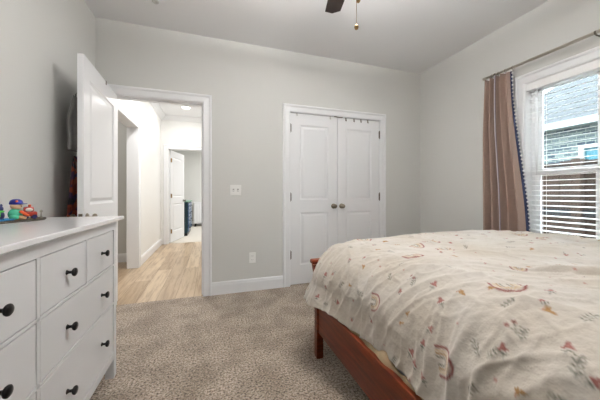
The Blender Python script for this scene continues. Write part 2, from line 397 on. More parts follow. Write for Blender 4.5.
# closet doors
for n, (x0, mir) in enumerate(((CX0+.004, 0), (CX1-.004, 1))):
    w = (CX1-CX0)/2-.0065
    r = thing('door_2' if n == 0 else 'door_3', ('left' if n == 0 else 'right')+' leaf of the white closet double doors', 'door', (x0 if not mir else x0-w, D+.002, .014), 0, kind='structure')
    obj('door_leaf', leaf_mesh(w, 2.018, .035, .12, PAN), 'door', r, bevel=.0015)
    kx = w-.052 if not mir else .052
    obj('knob', knob_bm((kx, 0, .915), '-y'), 'nickel', r, smooth=True)
    for z in (.35, 1.03, 1.84):
        obj('hinge', hinge_bm(-.002 if not mir else w+.002, -.004, z), 'hinge', r)
# far door
d4 = thing('door_4', 'white two-panel door standing open at the end of the hallway', 'door', (EX0+.002, HE+HT, .012), math.radians(75), kind='structure')
bm = leaf_mesh(.77, 2.02, .035, .115, PAN)
for v in bm.verts: v.co.y -= .035
obj('door_leaf', bm, 'door', d4, bevel=.0015)
obj('knob', knob_bm((.71, -.035, .9), '-y'), 'hinge', d4, smooth=True); obj('knob', knob_bm((.71, 0, .9), 'y'), 'hinge', d4, smooth=True)
for z in (.24, 1.02, 1.80): boxes('hinge', 'brass', [(-.012, .03, -.05, -.034, z-.045, z+.045)], d4, .002)
# strike plate in jamb
tag(boxes('strike_plate', 'nickel', [(DX1-.0035, DX1-.002, D+.008, D+.034, .88, .95)]), 'small metal strike plate on the right doorway jamb', 'strike plate', kind='structure')

# ------------------------------------------------------------------ wall plates
sp = thing('light_switch', 'white two-gang switch plate on the wall right of the doorway', 'light switch', (.25, D, 1.122))
boxes('wall_plate', 'plastic', [(-.06, .06, -.006, 0, -.058, .058)], sp, .003)
for x in (-.024, .024):
    bm = bmesh.new(); box(bm, -.006, .006, -.018, -.004, -.010, .004)
    o = obj('toggle', bm, 'plastic', sp, .002); o.location.x = x
    boxes('toggle_slot', 'slot', [(x-.008, x+.008, -.0066, -.0055, -.014, .014)], sp)
op = thing('power_outlet', 'white duplex power outlet low on the back wall', 'outlet', (.431, D, .368))
boxes('wall_plate', 'plastic', [(-.037, .037, -.006, 0, -.058, .058)], op, .003)
for z in (-.021, .021):
    bm = bmesh.new(); lathe(bm, [(.0165, 0), (.0165, .008), (0, .0085)], (0, 0, z), '-y', 20); r_ = obj('receptacle', bm, 'plastic', op)
    boxes('socket_slot', 'slot', [(-.008, -.005, -.0092, -.008, z-.005, z+.005), (.005, .008, -.0092, -.008, z-.005, z+.005)], r_)

# small hooks over the closet doors
def closet_hook(x, L, m, label):
    t = thing('over_door_hook', label, 'hook', (x, D, 2.034), group='hooks along the top of the closet doors')
    bm = bmesh.new(); box(bm, -.007, .007, -.0025, -.0005, -L, 0); box(bm, -.007, .007, -.0025, .03, -.0015, 0)
    obj('strap', bm, m, t)
    bm = bmesh.new(); tube(bm, [(0, -.002, -L+.004), (0, -.012, -L-.004), (0, -.02, -L+.002), (0, -.022, -L+.012)], .0025, 8)
    obj('prong', bm, m, t, smooth=True)
M['hookwhite'] = mat('pale_hook_metal', srgb(196, 194, 192), .4, .3)
closet_hook(.955, .03, 'hookwhite', 'pale hook at the left corner of the closet doors')
closet_hook(1.385, .035, 'hookwhite', 'pale hook over the closet leaf just left of the centre gap')
for x, l in ((1.60, 'dark hook nearest the centre gap, over the right closet leaf'), (1.715, 'second dark hook right of the closet centre gap'),
             (1.815, 'third dark hook right of the closet centre gap'), (1.915, 'dark hook nearest the right corner of the closet')):
    closet_hook(x, .04, 'hinge', l)
bm = bmesh.new(); tube(bm, [(1.44, D-.006, 2.036), (1.50, D-.009, 2.030), (1.55, D-.006, 2.034)], .006, 8)
tag(obj('door_catch', bm, 'hinge', smooth=True), 'dark catch above the gap between the closet doors', 'catch')

# ------------------------------------------------------------------ dresser
DF, DB = -0.545, -1.034; DY0, DY1 = .354, 1.87; DZ = .947
dr = thing('dresser', 'long white eight-drawer dresser with black knobs against the left wall', 'dresser', (0, 0, 0))
boxes('dresser_top', 'dtop', [(DB, DF+.025, DY0-.035, DY1+.055, DZ-.022, DZ)], dr, .004)
p = .028
boxes('body', 'dresser', [
    (DB+.01, DF-.012, DY0+.005, DY0+.02, .10, DZ-.022), (DB+.01, DF-.012, DY1-.02, DY1-.005, .10, DZ-.022), (DB+.005, DB+.012, DY0+.02, DY1-.02, .10, DZ-.022),
    (DB+.012, DF-.012, DY0+.02, DY1-.02, .115, .13),
    (DF-.02, DF, DY0+.04, DY1-.04, .872, DZ-.022), (DF-.02, DF, DY0+.04, DY1-.04, .115, .158),
    (DF-.02, DF, DY0+.04, DY1-.04, .661, .672), (DF-.02, DF, DY0+.04, DY1-.04, .437, .448),
    (DF-.02, DF, 1.103, 1.121, .158, .872), (DF-.02, DF, 1.470, 1.482, .672, .872), (DF-.02, DF, .742, .754, .672, .872),
    (DF-.075, DF-.07, DY0+.04, DY1-.04, .158, .872)], dr, .0012)
for (xa, xb) in ((DF-.045, DF), (DB+.004, DB+.045)):
    for (ya, yb) in ((DY1-.04, DY1), (DY0, DY0+.04)):
        boxes('leg', 'dresser', [(xa, xb, ya, yb, 0, DZ-.022)], dr, .002)
g = .0034
cols = [(1.121, 1.820), (.404, 1.103)]
def drawer(y0, y1, z0, z1, ks):
    f = boxes('drawer', 'dresser', [(DF-.018, DF-.001, y0+g, y1-g, z0+g, z1-g)], dr, .0015)
    for ky in ks:
        bm = bmesh.new(); lathe(bm, [(.010, 0), (.008, .003), (.0055, .008), (.006, .016), (.014, .021), (.0165, .025), (.0165, .029), (.013, .032), (0, .0335)], (DF-.001, ky, (z0+z1)/2), 'x', 20)
        o = obj('drawer_knob', bm, 'black', f, smooth=True)
for (a, b) in cols:
    mid = 1.476 if a > 1 else .748
    drawer(a, mid-.006, .672, .872, [(a+mid-.006)/2]); drawer(mid+.006, b, .672, .872, [(b+mid+.006)/2])
    kk = [(a+mid)/2, (mid+b)/2]
    drawer(a, b, .448, .661, kk); drawer(a, b, .158, .437, kk)

# ------------------------------------------------------------------ toys on the dresser
M['toy_red'] = mat('toy_red', srgb(160, 44, 24), .4, var=.1); M['toy_blue'] = mat('toy_royal_blue', srgb(22, 34, 130), .5, var=.1)
M['toy_teal'] = mat('toy_mint_green', srgb(60, 170, 136), .45, var=.06); M['toy_skin'] = mat('toy_peach', srgb(226, 188, 150), .5, var=.04)
M['toy_navy'] = mat('toy_navy', srgb(36, 38, 92), .5, var=.1); M['toy_purple'] = mat('toy_purple', srgb(150, 84, 170), .5, var=.1)
M['toy_green'] = mat('toy_lime', srgb(80, 190, 70), .5, var=.1); M['toy_cyan'] = mat('toy_sky_blue', srgb(48, 140, 200), .45, var=.05)
M['toy_orange'] = mat('toy_orange', srgb(224, 96, 50), .5, var=.05); M['toy_white'] = mat('toy_white', srgb(232, 232, 228), .4)
M['toy_grey'] = mat('toy_grey', srgb(140, 138, 126), .5, var=.1); M['tray'] = mat('dark_tray', srgb(58, 52, 40), .6, var=.3, vscale=40)
M['cork'] = mat('tray_tan_surface', srgb(160, 124, 84), .8, var=.2, vscale=50)
TC = Vector((-.932, 1.655, DZ)); TA = math.radians(62)
def onT(u, v, z=0):    # u along the tray's long axis, v across towards the room
    return (TC.x+u*math.cos(TA)+v*math.sin(TA), TC.y+u*math.sin(TA)-v*math.cos(TA), TC.z+z)
tr = thing('oval_tray', 'dark-rimmed oval tray with tan surface holding toys on the dresser', 'tray', tuple(TC), TA)
def ellip(bm, prof, a, b):
    s0 = len(bm.verts); lathe(bm, prof, (0, 0, 0), 'z', 40); bm.verts.ensure_lookup_table()
    for v in bm.verts[s0:]: v.co.x *= a; v.co.y *= b
bm = bmesh.new(); ellip(bm, [(0, 0), (.97, 0), (1, .004), (1, .012), (.96, .012), (.95, .007), (0, .007)], .165, .062); obj('rim', bm, 'tray', tr)
bm = bmesh.new(); ellip(bm, [(0, .007), (.94, .007), (.94, .0095), (0, .0095)], .165, .062); obj('tray_surface', bm, 'cork', tr)
zt = .0095
# figure with blue cap
f = thing('toy_figure', 'toy figure in mint green shirt and royal blue cap on the tray', 'toy', onT(.026, .010, zt), TA); f.scale = (1.02,)*3
bm = bmesh.new(); ball(bm, (0, 0, .028), .024, 1.15, .85, 1.15); ball(bm, (-.012, -.012, .014), .016, 1.2, .8, .85); obj('shirt', bm, 'toy_teal', f, smooth=True)
bm = bmesh.new(); ball(bm, (.004, 0, .068), .021, 1.05, .95, .95); ball(bm, (.014, -.018, .066), .004); ball(bm, (-.0, .021, .066), .005); obj('head', bm, 'toy_skin', f, smooth=True)
bm = bmesh.new(); lathe(bm, [(.0235, .074), (.0245, .08), (.021, .092), (.012, .099), (0, .1)], (.004, 0, 0), 'z', 20)
lathe(bm, [(0, .0745), (.02, .0745), (.02, .078), (0, .079)], (.018, -.012, 0), 'z', 16); obj('cap', bm, 'toy_blue', f, smooth=True); bm = bmesh.new(); ball(bm, (-.006, -.019, .089), .006, 1, .5, .8); obj('cap_patch', bm, 'toy_orange', f, smooth=True)
for s in (-1, 1):
    bm = bmesh.new(); tube(bm, [(.006, s*.02, .042), (.016, s*.028-.004, .03), (.026, s*.02-.012, .022)], [.007, .0065, .005], 10); ball(bm, (.028, s*.02-.013, .021), .0065); obj('arm', bm, 'toy_orange' if s < 0 else 'toy_teal', f, smooth=True)
    bm = bmesh.new(); tube(bm, [(.004, s*.011, .016), (.018, s*.012-.008, .010), (.028, s*.013-.012, .006)], [.009, .008, .006], 10); obj('leg', bm, 'toy_skin', f, smooth=True)
# red locomotive-like car
f = thing('toy_car', 'small red toy car with a white face panel on the tray', 'toy', onT(.092, .002, zt), TA-.5); f.scale = (1.22,)*3
bm = bmesh.new(); box(bm, -.022, .022, -.017, .017, .010, .030); box(bm, -.018, .012, -.015, .015, .030, .050); obj('car_body', bm, 'toy_red', f, .005)
bm = bmesh.new(); ball(bm, (-.003, -.0145, .038), .010, 1.2, .35, .75); obj('face_panel', bm, 'toy_white', f, smooth=True)
bm = bmesh.new(); lathe(bm, [(.005, .048), (.004, .056), (.006, .058), (0, .06)], (.0, 0, 0), 'z', 12); obj('chimney', bm, 'toy_orange', f, smooth=True)
for sx in (-.013, .013):
    for sy in (-.018, .018):
        bm = bmesh.new(); lathe(bm, [(.0, -.003), (.0085, -.003), (.0085, .003), (0, .003)], (sx, sy, .0087), 'y', 16); obj('wheel', bm, 'toy_navy', f, smooth=False)
# purple/navy figures left
f = thing('toy_figure', 'dark navy toy figure with a lime green scarf at the tray back', 'toy', onT(-.018, -.020, zt), TA)
bm = bmesh.new(); ball(bm, (0, 0, .024), .021, 1, .85, 1.15); obj('body', bm, 'toy_navy', f, smooth=True)
bm = bmesh.new(); ball(bm, (0, 0, .056), .016); ball(bm, (.009, 0, .071), .005, 1, 1, 1.5); ball(bm, (-.009, 0, .071), .005, 1, 1, 1.5); obj('head', bm, 'toy_navy', f, smooth=True)
bm = bmesh.new(); lathe(bm, [(.014, .038), (.019, .041), (.019, .045), (.013, .048)], (0, 0, 0), 'z', 18); box(bm, -.016, -.006, -.022, -.016, .018, .043); obj('scarf', bm, 'toy_green', f, smooth=True)
f = thing('toy_figure', 'purple toy figure with white cap at the left tray end', 'toy', onT(-.058, .010, zt), TA)
bm = bmesh.new(); lathe(bm, [(.017, 0), (.019, .01), (.016, .034), (.009, .042), (0, .043)], (0, 0, 0), 'z', 18); obj('body', bm, 'toy_purple', f, smooth=True)
bm = bmesh.new(); ball(bm, (0, 0, .051), .013); obj('head', bm, 'toy_skin', f, smooth=True)
bm = bmesh.new(); lathe(bm, [(.014, .054), (.012, .064), (0, .068)], (0, 0, 0), 'z', 16); obj('cap', bm, 'toy_white', f, smooth=True)
f = thing('toy_boat', 'flat sky blue toy boat lying at the front tray edge', 'toy', onT(-.035, .046, zt), TA)
bm = bmesh.new(); lathe(bm, [(.7, 0), (1, .006), (1, .009), (.85, .009), (.8, .006), (0, .006)], (0, 0, 0), 'z', 24)
for v in bm.verts: v.co.x *= .038; v.co.y *= .012
obj('hull', bm, 'toy_cyan', f); bm = bmesh.new(); box(bm, -.008, .01, -.005, .005, .006, .014); obj('cabin', bm, 'toy_cyan', f, .002)
f = thing('toy_lamp_post', 'tiny grey toy lamp post at the right tray end', 'toy', onT(.146, 0, zt), TA)
bm = bmesh.new(); lathe(bm, [(.009, 0), (.009, .004), (.003, .007), (.0025, .028), (.006, .030), (.007, .038), (.003, .042), (0, .043)], (0, 0, 0), 'z', 14); obj('post', bm, 'toy_grey', f, smooth=True)

# ------------------------------------------------------------------ clothes hanging behind the open door
M['robe'] = mat('patterned_robe', srgb(150, 60, 40), .9)
ns, lk, b = N(M['robe']); tc = ns.new('ShaderNodeTexCoord'); vo = ns.new('ShaderNodeTexVoronoi'); vo.inputs['Scale'].default_value = 26
rp = ns.new('ShaderNodeValToRGB'); rp.color_ramp.interpolation = 'CONSTANT'; e = rp.color_ramp.elements
e[0].color = srgb(104, 36, 26); e[1].position = .35; e[1].color = srgb(60, 34, 66)
for p_, c_ in ((.55, srgb(130, 56, 34)), (.75, srgb(34, 28, 40)), (.88, srgb(120, 84, 70))): x = e.new(p_); x.color = c_
lk.new(tc.outputs['Object'], vo.inputs[0]); lk.new(vo.outputs['Color'], rp.inputs[0]); lk.new(rp.outputs[0], b.inputs['Base Color'])
M['greycloth'] = mat('grey_knit', srgb(128, 126, 124), .95, var=.15, vscale=30)
def garment(name, label, cat, cx, y0, y1, z0, z1, th, m, seed):
    """cloth hanging flat behind the door: closed folded shell"""
    t = thing(name, label, cat, (cx, 0, 0)); rnd = random.Random(seed); ph = [rnd.random()*6 for _ in range(4)]
    bm = bmesh.new(); nz, ny = 26, 22; G = []
    for s in (0, 1):
        rows = []
        for i in range(nz+1):
            tz = i/nz; z = z1+(z0-z1)*tz; wd = (.45+.55*min(1, tz*2.2))
            row = []
            for j in range(ny+1):
                q = j/ny*2-1; y = (y0+y1)/2+q*(y1-y0)/2*wd
                edge = math.sqrt(max(0, 1-q*q)); edge = max(edge, 0)
                fold = .35*math.sin(q*13+ph[0]+tz*2)+.2*math.sin(q*23+ph[1]-tz)
                x = (th*(.45+.35*tz))*edge*(1+fold)*(1 if s else -1)*math.sin(min(1, tz*6+.1)*PI/2)
                row.append(bm.verts.new((x+.004*math.sin(tz*9+ph[2]), y, z)))
            rows.append(row)
        G.append(rows)
    for rows in G:
        for i in range(nz):
            for j in range(ny): bm.faces.new((rows[i][j], rows[i][j+1], rows[i+1][j+1], rows[i+1][j]))
    bmesh.ops.remove_doubles(bm, verts=bm.verts[:], dist=.0006)
    obj('cloth', bm, m, t, smooth=True)
    bm = bmesh.new(); ym = (y0+y1)/2; tube(bm, [(0, ym, z1-.02), (0, ym, z1+.02), (.006, ym, z1+.03)], .004, 8); obj('hanging_loop', bm, m, t, smooth=True)
    return t
garment('hanging_robe', 'red and purple patterned robe hanging behind the open door', 'robe', -.950, 2.27, 2.60, .62, 1.36, .034, 'robe', 1)
garment('hanging_bag', 'dark grey cloth bag hanging above the robe behind the door', 'bag', -.955, 2.29, 2.50, 1.40, 1.80, .03, 'greycloth', 2)
t = thing('over_door_hanger', 'slim metal hanger strap hooked over the open bedroom door', 'hanger', (DX0+.001, D, .012), -PI/2+math.radians(3.1))
boxes('strap', 'hinge', [(.33, .35, -.004, .039, 2.0225, 2.0255), (.33, .35, .036, .039, 1.995, 2.0255), (.33, .35, -.004, -.001, 1.78, 2.0255)], t)
bm = bmesh.new(); tube(bm, [(.34, -.003, 1.79), (.34, -.03, 1.775), (.34, -.045, 1.79), (.34, -.05, 1.81)], .005, 8); obj('hook', bm, 'hinge', t, smooth=True)

# ------------------------------------------------------------------ window
casing('trim_13', lambda u, z, o: (XR-o, u, z), WY0, WY1, WZ1, 'white casing around the bedroom window', z0=WZ0, closed=True, w=.088)
w1 = thing('window_1', 'white double-hung twin window behind the blinds', 'window', (0, 0, 0), kind='structure')
boxes('window_lining', 'vinyl', [(XR-.002, XR+T, WY1-.003, WY1+.002, WZ0, WZ1), (XR-.002, XR+T, WY0-.002, WY0+.003, WZ0, WZ1), (XR-.002, XR+T, WY0, WY1, WZ1-.003, WZ1+.002)], w1)
boxes('window_sill', 'trim', [(XR-.03, XR+T, WY0-.05, WY1+.05, WZ0-.022, WZ0+.003)], w1, .004)
GX = XR+.085
boxes('window_frame', 'vinyl', [(GX-.005, GX+.05, WY1-.035, WY1-.003, WZ0, WZ1), (GX-.005, GX+.05, WY0+.003, WY0+.035, WZ0, WZ1),
      (GX-.005, GX+.05, WY0, WY1, WZ1-.03, WZ1-.003), (GX-.005, GX+.05, WY0, WY1, WZ0+.003, WZ0+.03), (GX-.005, GX+.05, 1.155, 1.215, WZ0, WZ1)], w1, .002)
for (a, b) in ((1.215, WY1-.035), (WY0+.035, 1.155)):
    for (z0, z1, xo) in ((1.27, WZ1-.03, .025), (WZ0+.03, 1.30, 0)):
        s_ = boxes('sash', 'vinyl', [(GX+xo, GX+xo+.024, a, a+.035, z0, z1), (GX+xo, GX+xo+.024, b-.035, b, z0, z1),
                   (GX+xo, GX+xo+.024, a, b, z0, z0+.045), (GX+xo, GX+xo+.024, a, b, z1-.04, z1)], w1, .002)
        boxes('pane', 'glass', [(GX+xo+.010, GX+xo+.013, a+.03, b-.03, z0+.04, z1-.035)], s_)
boxes('check_rail', 'vinyl', [(GX-.012, GX+.03, WY0+.004, WY1-.004, 1.255, 1.312)], w1, .003)
# blinds
bl = thing('window_blind', 'white horizontal slat blind lowered over the window with slats open', 'blind', (0, 0, 0))
BX = XR+.038
boxes('head_rail', 'blind', [(XR+.003, BX+.022, WY0+.004, WY1-.004, WZ1-.068, WZ1-.004)], bl, .003)
bm = bmesh.new(); tl = math.radians(9); pitch = .0445; z = WZ1-.098; nsl = 0
hw = .0215
while z > WZ0+.05:
    c_, s_ = math.cos(tl), math.sin(tl)
    vs = []
    for (u, th) in ((-hw, 0), (-hw*.5, .0010), (0, .0014), (hw*.5, .0010), (hw, 0)):
        for y in (WY0+.014, WY1-.010): vs.append((BX+u*c_-th*s_, y, z+u*s_+th*c_))
    top = [bm.verts.new(v) for v in vs]; bot = [bm.verts.new((v[0], v[1], v[2]-.0016)) for v in vs]
    for i in range(4):
        bm.faces.new((top[2*i], top[2*i+1], top[2*i+3], top[2*i+2])); bm.faces.new((bot[2*i], bot[2*i+2], bot[2*i+3], bot[2*i+1]))
    for i in range(4):
        for e_ in (0, 1): bm.faces.new((top[2*i+e_], top[2*i+2+e_], bot[2*i+2+e_], bot[2*i+e_]))
    bm.faces.new((top[0], top[1], bot[1], bot[0])); bm.faces.new((top[8], top[9], bot[9], bot[8]))
    z -= pitch; nsl += 1
obj('slats', bm, 'blind', bl, smooth=False)
boxes('bottom_rail', 'blind', [(BX-.025, BX+.025, WY0+.014, WY1-.010, WZ0+.012, WZ0+.03)], bl, .003)
for y in (1.56, 1.02, .48):
    bm = bmesh.new()
    for dx in (-.024, .024): tube(bm, [(BX+dx, y, WZ0+.03), (BX+dx, y, WZ1-.05)], .0011, 6)
    obj('ladder_cord', bm, 'blind', bl)
bm = bmesh.new(); tube(bm, [(BX-.032, 1.60, WZ1-.05), (BX-.034, 1.603, 1.25)], .0035, 8); obj('tilt_wand', bm, 'blind', bl, smooth=True)

# ------------------------------------------------------------------ curtain and rod
RX, RZ = 2.665, 2.262
rd = thing('curtain_rod', 'brushed nickel curtain rod mounted above the window', 'curtain rod', (0, 0, 0))
bm = bmesh.new(); tube(bm, [(RX, 1.985, RZ), (RX, .08, RZ)], .0115, 14); tube(bm, [(RX, 1.6, RZ), (RX, .3, RZ)], .0135, 14); obj('rod', bm, 'rod', rd, smooth=True)
for y, s in ((1.985, 1), (.08, -1)):
    bm = bmesh.new(); lathe(bm, [(.010, 0), (.014, .003), (.014, .009), (.011, .012), (.0145, .018), (.0145, .034), (.010, .038), (0, .039)], (RX, y, RZ), 'y' if s > 0 else '-y', 18)
    obj('finial', bm, 'rod', rd, smooth=True)
for y in (1.90, 1.17, .2):
    bm = bmesh.new(); box(bm, XR-.004, XR, y-.015, y+.015, RZ-.05, RZ+.02); tube(bm, [(XR-.002, y, RZ-.018), (RX+.01, y, RZ-.018), (RX-.002, y, RZ-.013)], .0055, 10)
    lathe(bm, [(.0145, -.006), (.0145, .006)], (RX, y, RZ), 'y', 16); obj('bracket', bm, 'hinge', rd)
for y in (1.93, 1.865, 1.80, 1.735):
    bm = bmesh.new(); n = 20
    tube(bm, [(RX+.0165*math.cos(2*PI*i/n), y, RZ-.004+.0165*math.sin(2*PI*i/n)) for i in range(n+1)], .0018, 6, False)
    tube(bm, [(RX, y, RZ-.020), (RX, y, RZ-.034)], .003, 6); obj('curtain_ring', bm, 'hinge', rd)
cu = thing('curtain', 'dusty mauve curtain panel with pom-pom trim gathered left of the window', 'curtain', (0, 0, 0))
nu, nv = 150, 40
top_z, bot_z = 2.238, .03
ss = lambda a: a*a*(3-2*a)
def cur_pt(u, v):
    z = top_z+(bot_z-top_z)*v
    yl = 1.995+.005*v; yr = 1.775-.135*ss(min(1, v*1.35))
    w = u+.012*math.sin(u*2*PI*5)
    y = yl+(yr-yl)*w
    amp = .026+.022*min(1, v*4)
    x = RX+.004-amp*math.sin(u*2*PI*4.4+.6+.35*math.sin(v*3))-.006*math.sin(u*31+v*5)
    if u > .86: x += (u-.86)/.14*.028
    if v < .05: z += .006*math.cos(u*2*PI*4)
    return x, y, z
bm = bmesh.new(); gr = [[bm.verts.new(cur_pt(i/nu, j/nv)) for i in range(nu+1)] for j in range(nv+1)]
for j in range(nv):
    for i in range(nu): bm.faces.new((gr[j][i], gr[j][i+1], gr[j+1][i+1], gr[j+1][i]))
o = obj('curtain_panel', bm, 'curtain', cu, smooth=True); sol = o.modifiers.new('solid', 'SOLIDIFY'); sol.thickness = .003; sol.offset = 1
bm = bmesh.new(); gr = []
for j in range(nv+1):
    row = []
    for u, dx in ((.996, -.0045), (1.003, -.0045), (1.010, .000), (1.016, .005)): x, y, z = cur_pt(u, j/nv); row.append(bm.verts.new((x+dx, y, z)))
    gr.append(row)
for j in range(nv):
    for i in range(3): bm.faces.new((gr[j][i], gr[j][i+1], gr[j+1][i+1], gr[j+1][i]))
o = obj('ribbon_edge', bm, 'navy', cu, smooth=True); sol = o.modifiers.new('solid', 'SOLIDIFY'); sol.thickness = .002
bm = bmesh.new()
for j in range(62):
    x, y, z = cur_pt(1.014, (j+.5)/62); ball(bm, (x-.008, y-.008, z), .0085, seg=8)
tube(bm, [(cur_pt(1.014, q/60)[0]-.004, cur_pt(1.014, q/60)[1]-.006, cur_pt(1.014, q/60)[2]) for q in range(61)], .0015, 6)
obj('pom_pom_trim', bm, 'pom', cu, smooth=True)
# lavender strip imitating a streak of light between two folds
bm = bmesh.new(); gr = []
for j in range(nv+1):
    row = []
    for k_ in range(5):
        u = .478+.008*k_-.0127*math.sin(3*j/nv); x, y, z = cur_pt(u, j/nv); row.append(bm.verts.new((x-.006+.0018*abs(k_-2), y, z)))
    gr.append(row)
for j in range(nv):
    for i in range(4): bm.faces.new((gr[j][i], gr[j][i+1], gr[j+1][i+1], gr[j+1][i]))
o = obj('light_streak_strip', bm, 'lining', cu, smooth=True); sol = o.modifiers.new('solid', 'SOLIDIFY'); sol.thickness = .002  # the 'lining' material is the painted light streak, not a curtain lining

# ------------------------------------------------------------------ bed frame
bd = thing('bed_frame', 'cherry-stained wooden bed frame with straight side rail and square legs', 'bed', (0, 0, 0))
BXL, BXR, BYH, BYF = .654, 2.585, -.48, 1.62
RZ0, RZ1 = .17, .378
boxes('side_rail', 'cherry', [(.665, .690, BYH+.04, BYF+.005, RZ0, RZ1)], bd, .004)
boxes('side_rail', 'cherry', [(2.549, 2.574, BYH+.04, BYF+.005, RZ0, RZ1)], bd, .004)
def swept_post(x0, x1, name):
    bm = bmesh.new(); secs = [(0, 1.62, .05), (.16, 1.62, .05), (.36, 1.62, .05), (.46, 1.632, .046), (.54, 1.65, .042), (.60, 1.685, .04)]
    pr = None
    for z, y, dp in secs:
        r = [bm.verts.new(q) for q in ((x0, y, z), (x1, y, z), (x1, y+dp, z), (x0, y+dp, z))]
        if pr:
            for k_ in range(4): bm.faces.new((pr[k_], pr[(k_+1) % 4], r[(k_+1) % 4], r[k_]))
        else: bm.faces.new(r[::-1])
        pr = r
    bm.faces.new(pr); return obj(name, bm, 'cherry', bd, .004)
swept_post(.654, .700, 'leg'); swept_post(2.535, 2.585, 'leg')
bm = bmesh.new(); pr = None
for z, y in ((.20, 1.635), (.36, 1.635), (.46, 1.645), (.54, 1.662), (.60, 1.695)):
    r = [bm.verts.new(q) for q in ((.70, y, z), (2.54, y, z), (2.54, y+.02, z), (.70, y+.02, z))]
    if pr:
        for k_ in range(4): bm.faces.new((pr[k_], pr[(k_+1) % 4], r[(k_+1) % 4], r[k_]))
    else: bm.faces.new(r[::-1])
    pr = r
bm.faces.new(pr); obj('footboard_panel', bm, 'cherry', bd)
boxes('footboard_cap', 'cherry', [(.646, 2.593, 1.680, 1.742, .602, .634)], bd, .012)
boxes('headboard', 'cherry', [(.70, 2.54, BYH-.01, BYH+.02, .2, 1.15)], bd, .006)
for x in (.654, 2.535): boxes('headboard_post', 'cherry', [(x, x+.05, BYH-.025, BYH+.03, 0, 1.2)], bd, .004)
boxes('headboard_cap', 'cherry', [(.64, 2.599, BYH-.035, BYH+.04, 1.2, 1.235)], bd, .008)
boxes('slat_support', 'cherry', [(.69, 2.549, y, y+.08, .20, .222) for y in np.arange(-.4, 1.55, .2)], bd)

mt = thing('mattress', 'pale blue-grey mattress showing between the bed rail and duvet', 'mattress', (0, 0, 0))
boxes('mattress_body', 'mattress', [(.735, 2.50, BYH+.03, 1.60, .45, .615)], mt, .06)
boxes('box_base', 'mattress', [(.722, 2.54, BYH+.03, 1.61, .222, .45)], mt, .02)
# tan blanket edge tucked beside the rail
bm = bmesh.new(); rows = []
for i in range(121):
    y = -.40+1.80*i/120; row = []
    wob = .006*math.sin(y*21)+.005*math.sin(y*47+1)
    for k_ in range(12):
        a = 2*PI*k_/12
        row.append(bm.verts.new((.698+(.016+wob*.6)*math.cos(a), y, .366+wob+(.032+wob)*math.sin(a))))
    rows.append(row)
for i in range(120):
    for k_ in range(12): bm.faces.new((rows[i][k_], rows[i][(k_+1) % 12], rows[i+1][(k_+1) % 12], rows[i+1][k_]))
bm.faces.new(rows[0][::-1]); bm.faces.new(rows[-1])
tag(obj('blanket', bm, 'tan', smooth=True), 'rumpled tan blanket edge tucked between the duvet and side rail', 'blanket')

# ------------------------------------------------------------------ duvet
def vnoise(x, y, seed, per=64):
    r = np.random.RandomState(seed).rand(per, per)*2-1
    xi = np.floor(x).astype(int); yi = np.floor(y).astype(int); fx = x-xi; fy = y-yi
    fx = fx*fx*fx*(fx*(fx*6-15)+10); fy = fy*fy*fy*(fy*(fy*6-15)+10)
    g_ = lambda i, j: r[i % per, j % per]
    return (g_(xi, yi)*(1-fx)+g_(xi+1, yi)*fx)*(1-fy)+(g_(xi, yi+1)*(1-fx)+g_(xi+1, yi+1)*fx)*fy
X0C, X1C, Y1C, RH, RV, ZT, LL = .93, 2.36, 1.55, .28, .27, .785, .43
def duv(a, b):
    dxl = np.maximum(X0C-a, 0); dxr = np.maximum(a-X1C, 0); dy = np.maximum(b-Y1C, 0)
    dx = np.where(dxl > 0, -dxl, dxr); m = np.hypot(dx, dy); s = np.maximum(abs(dx), dy); mm = np.where(m > 1e-9, m, 1)
    nx, ny = dx/mm, dy/mm; t = np.minimum(s/LL, 1)
    wall = np.where(nx > .3, 0.0, 1.0)
    cw = np.clip((b-1.22)/.36, 0, 1); cw = cw*cw*(3-2*cw)
    r = RH*np.sin(t*np.pi/2)+np.where(s > LL, (s-LL)*(.04+.36*cw)*wall, 0)
    r = r*np.where(nx < 0, 1-.115*(1-cw)*(-nx)+.14*cw*(-nx)*np.sin(t*np.pi/2)**1.3, np.where(nx > 0, 1-.26*nx, 1)); z = ZT-RV*(1-np.cos(t*np.pi/2))-np.maximum(s-LL, 0)
    return np.clip(a, X0C, X1C)+nx*r, np.minimum(b, Y1C)+ny*r, z, nx, ny, s, t
ax = np.concatenate([np.arange(.385, 1.6, .0048), np.arange(1.6, 2.86, .009)])
SL = .56
ax = ax[ax <= X1C+SL-.03]
bx = np.concatenate([np.arange(-.36, .2, .012), np.arange(.2, Y1C+SL, .0052)])
A, B = np.meshgrid(ax, bx, indexing='ij')
# wavy hem on the left side
hem = .007*np.sin(bx*9)+.004*np.sin(bx*23+1)
A2 = A.copy(); k_ = (X0C-A)/(X0C-ax[0]); A2 = np.where(k_ > .6, A+np.clip((k_-.6)/.4, 0, 1)*(hem[None, :]), A)
x, y, z, nx, ny, s, t = duv(A2, B)
side = np.clip(t, 0, 1)
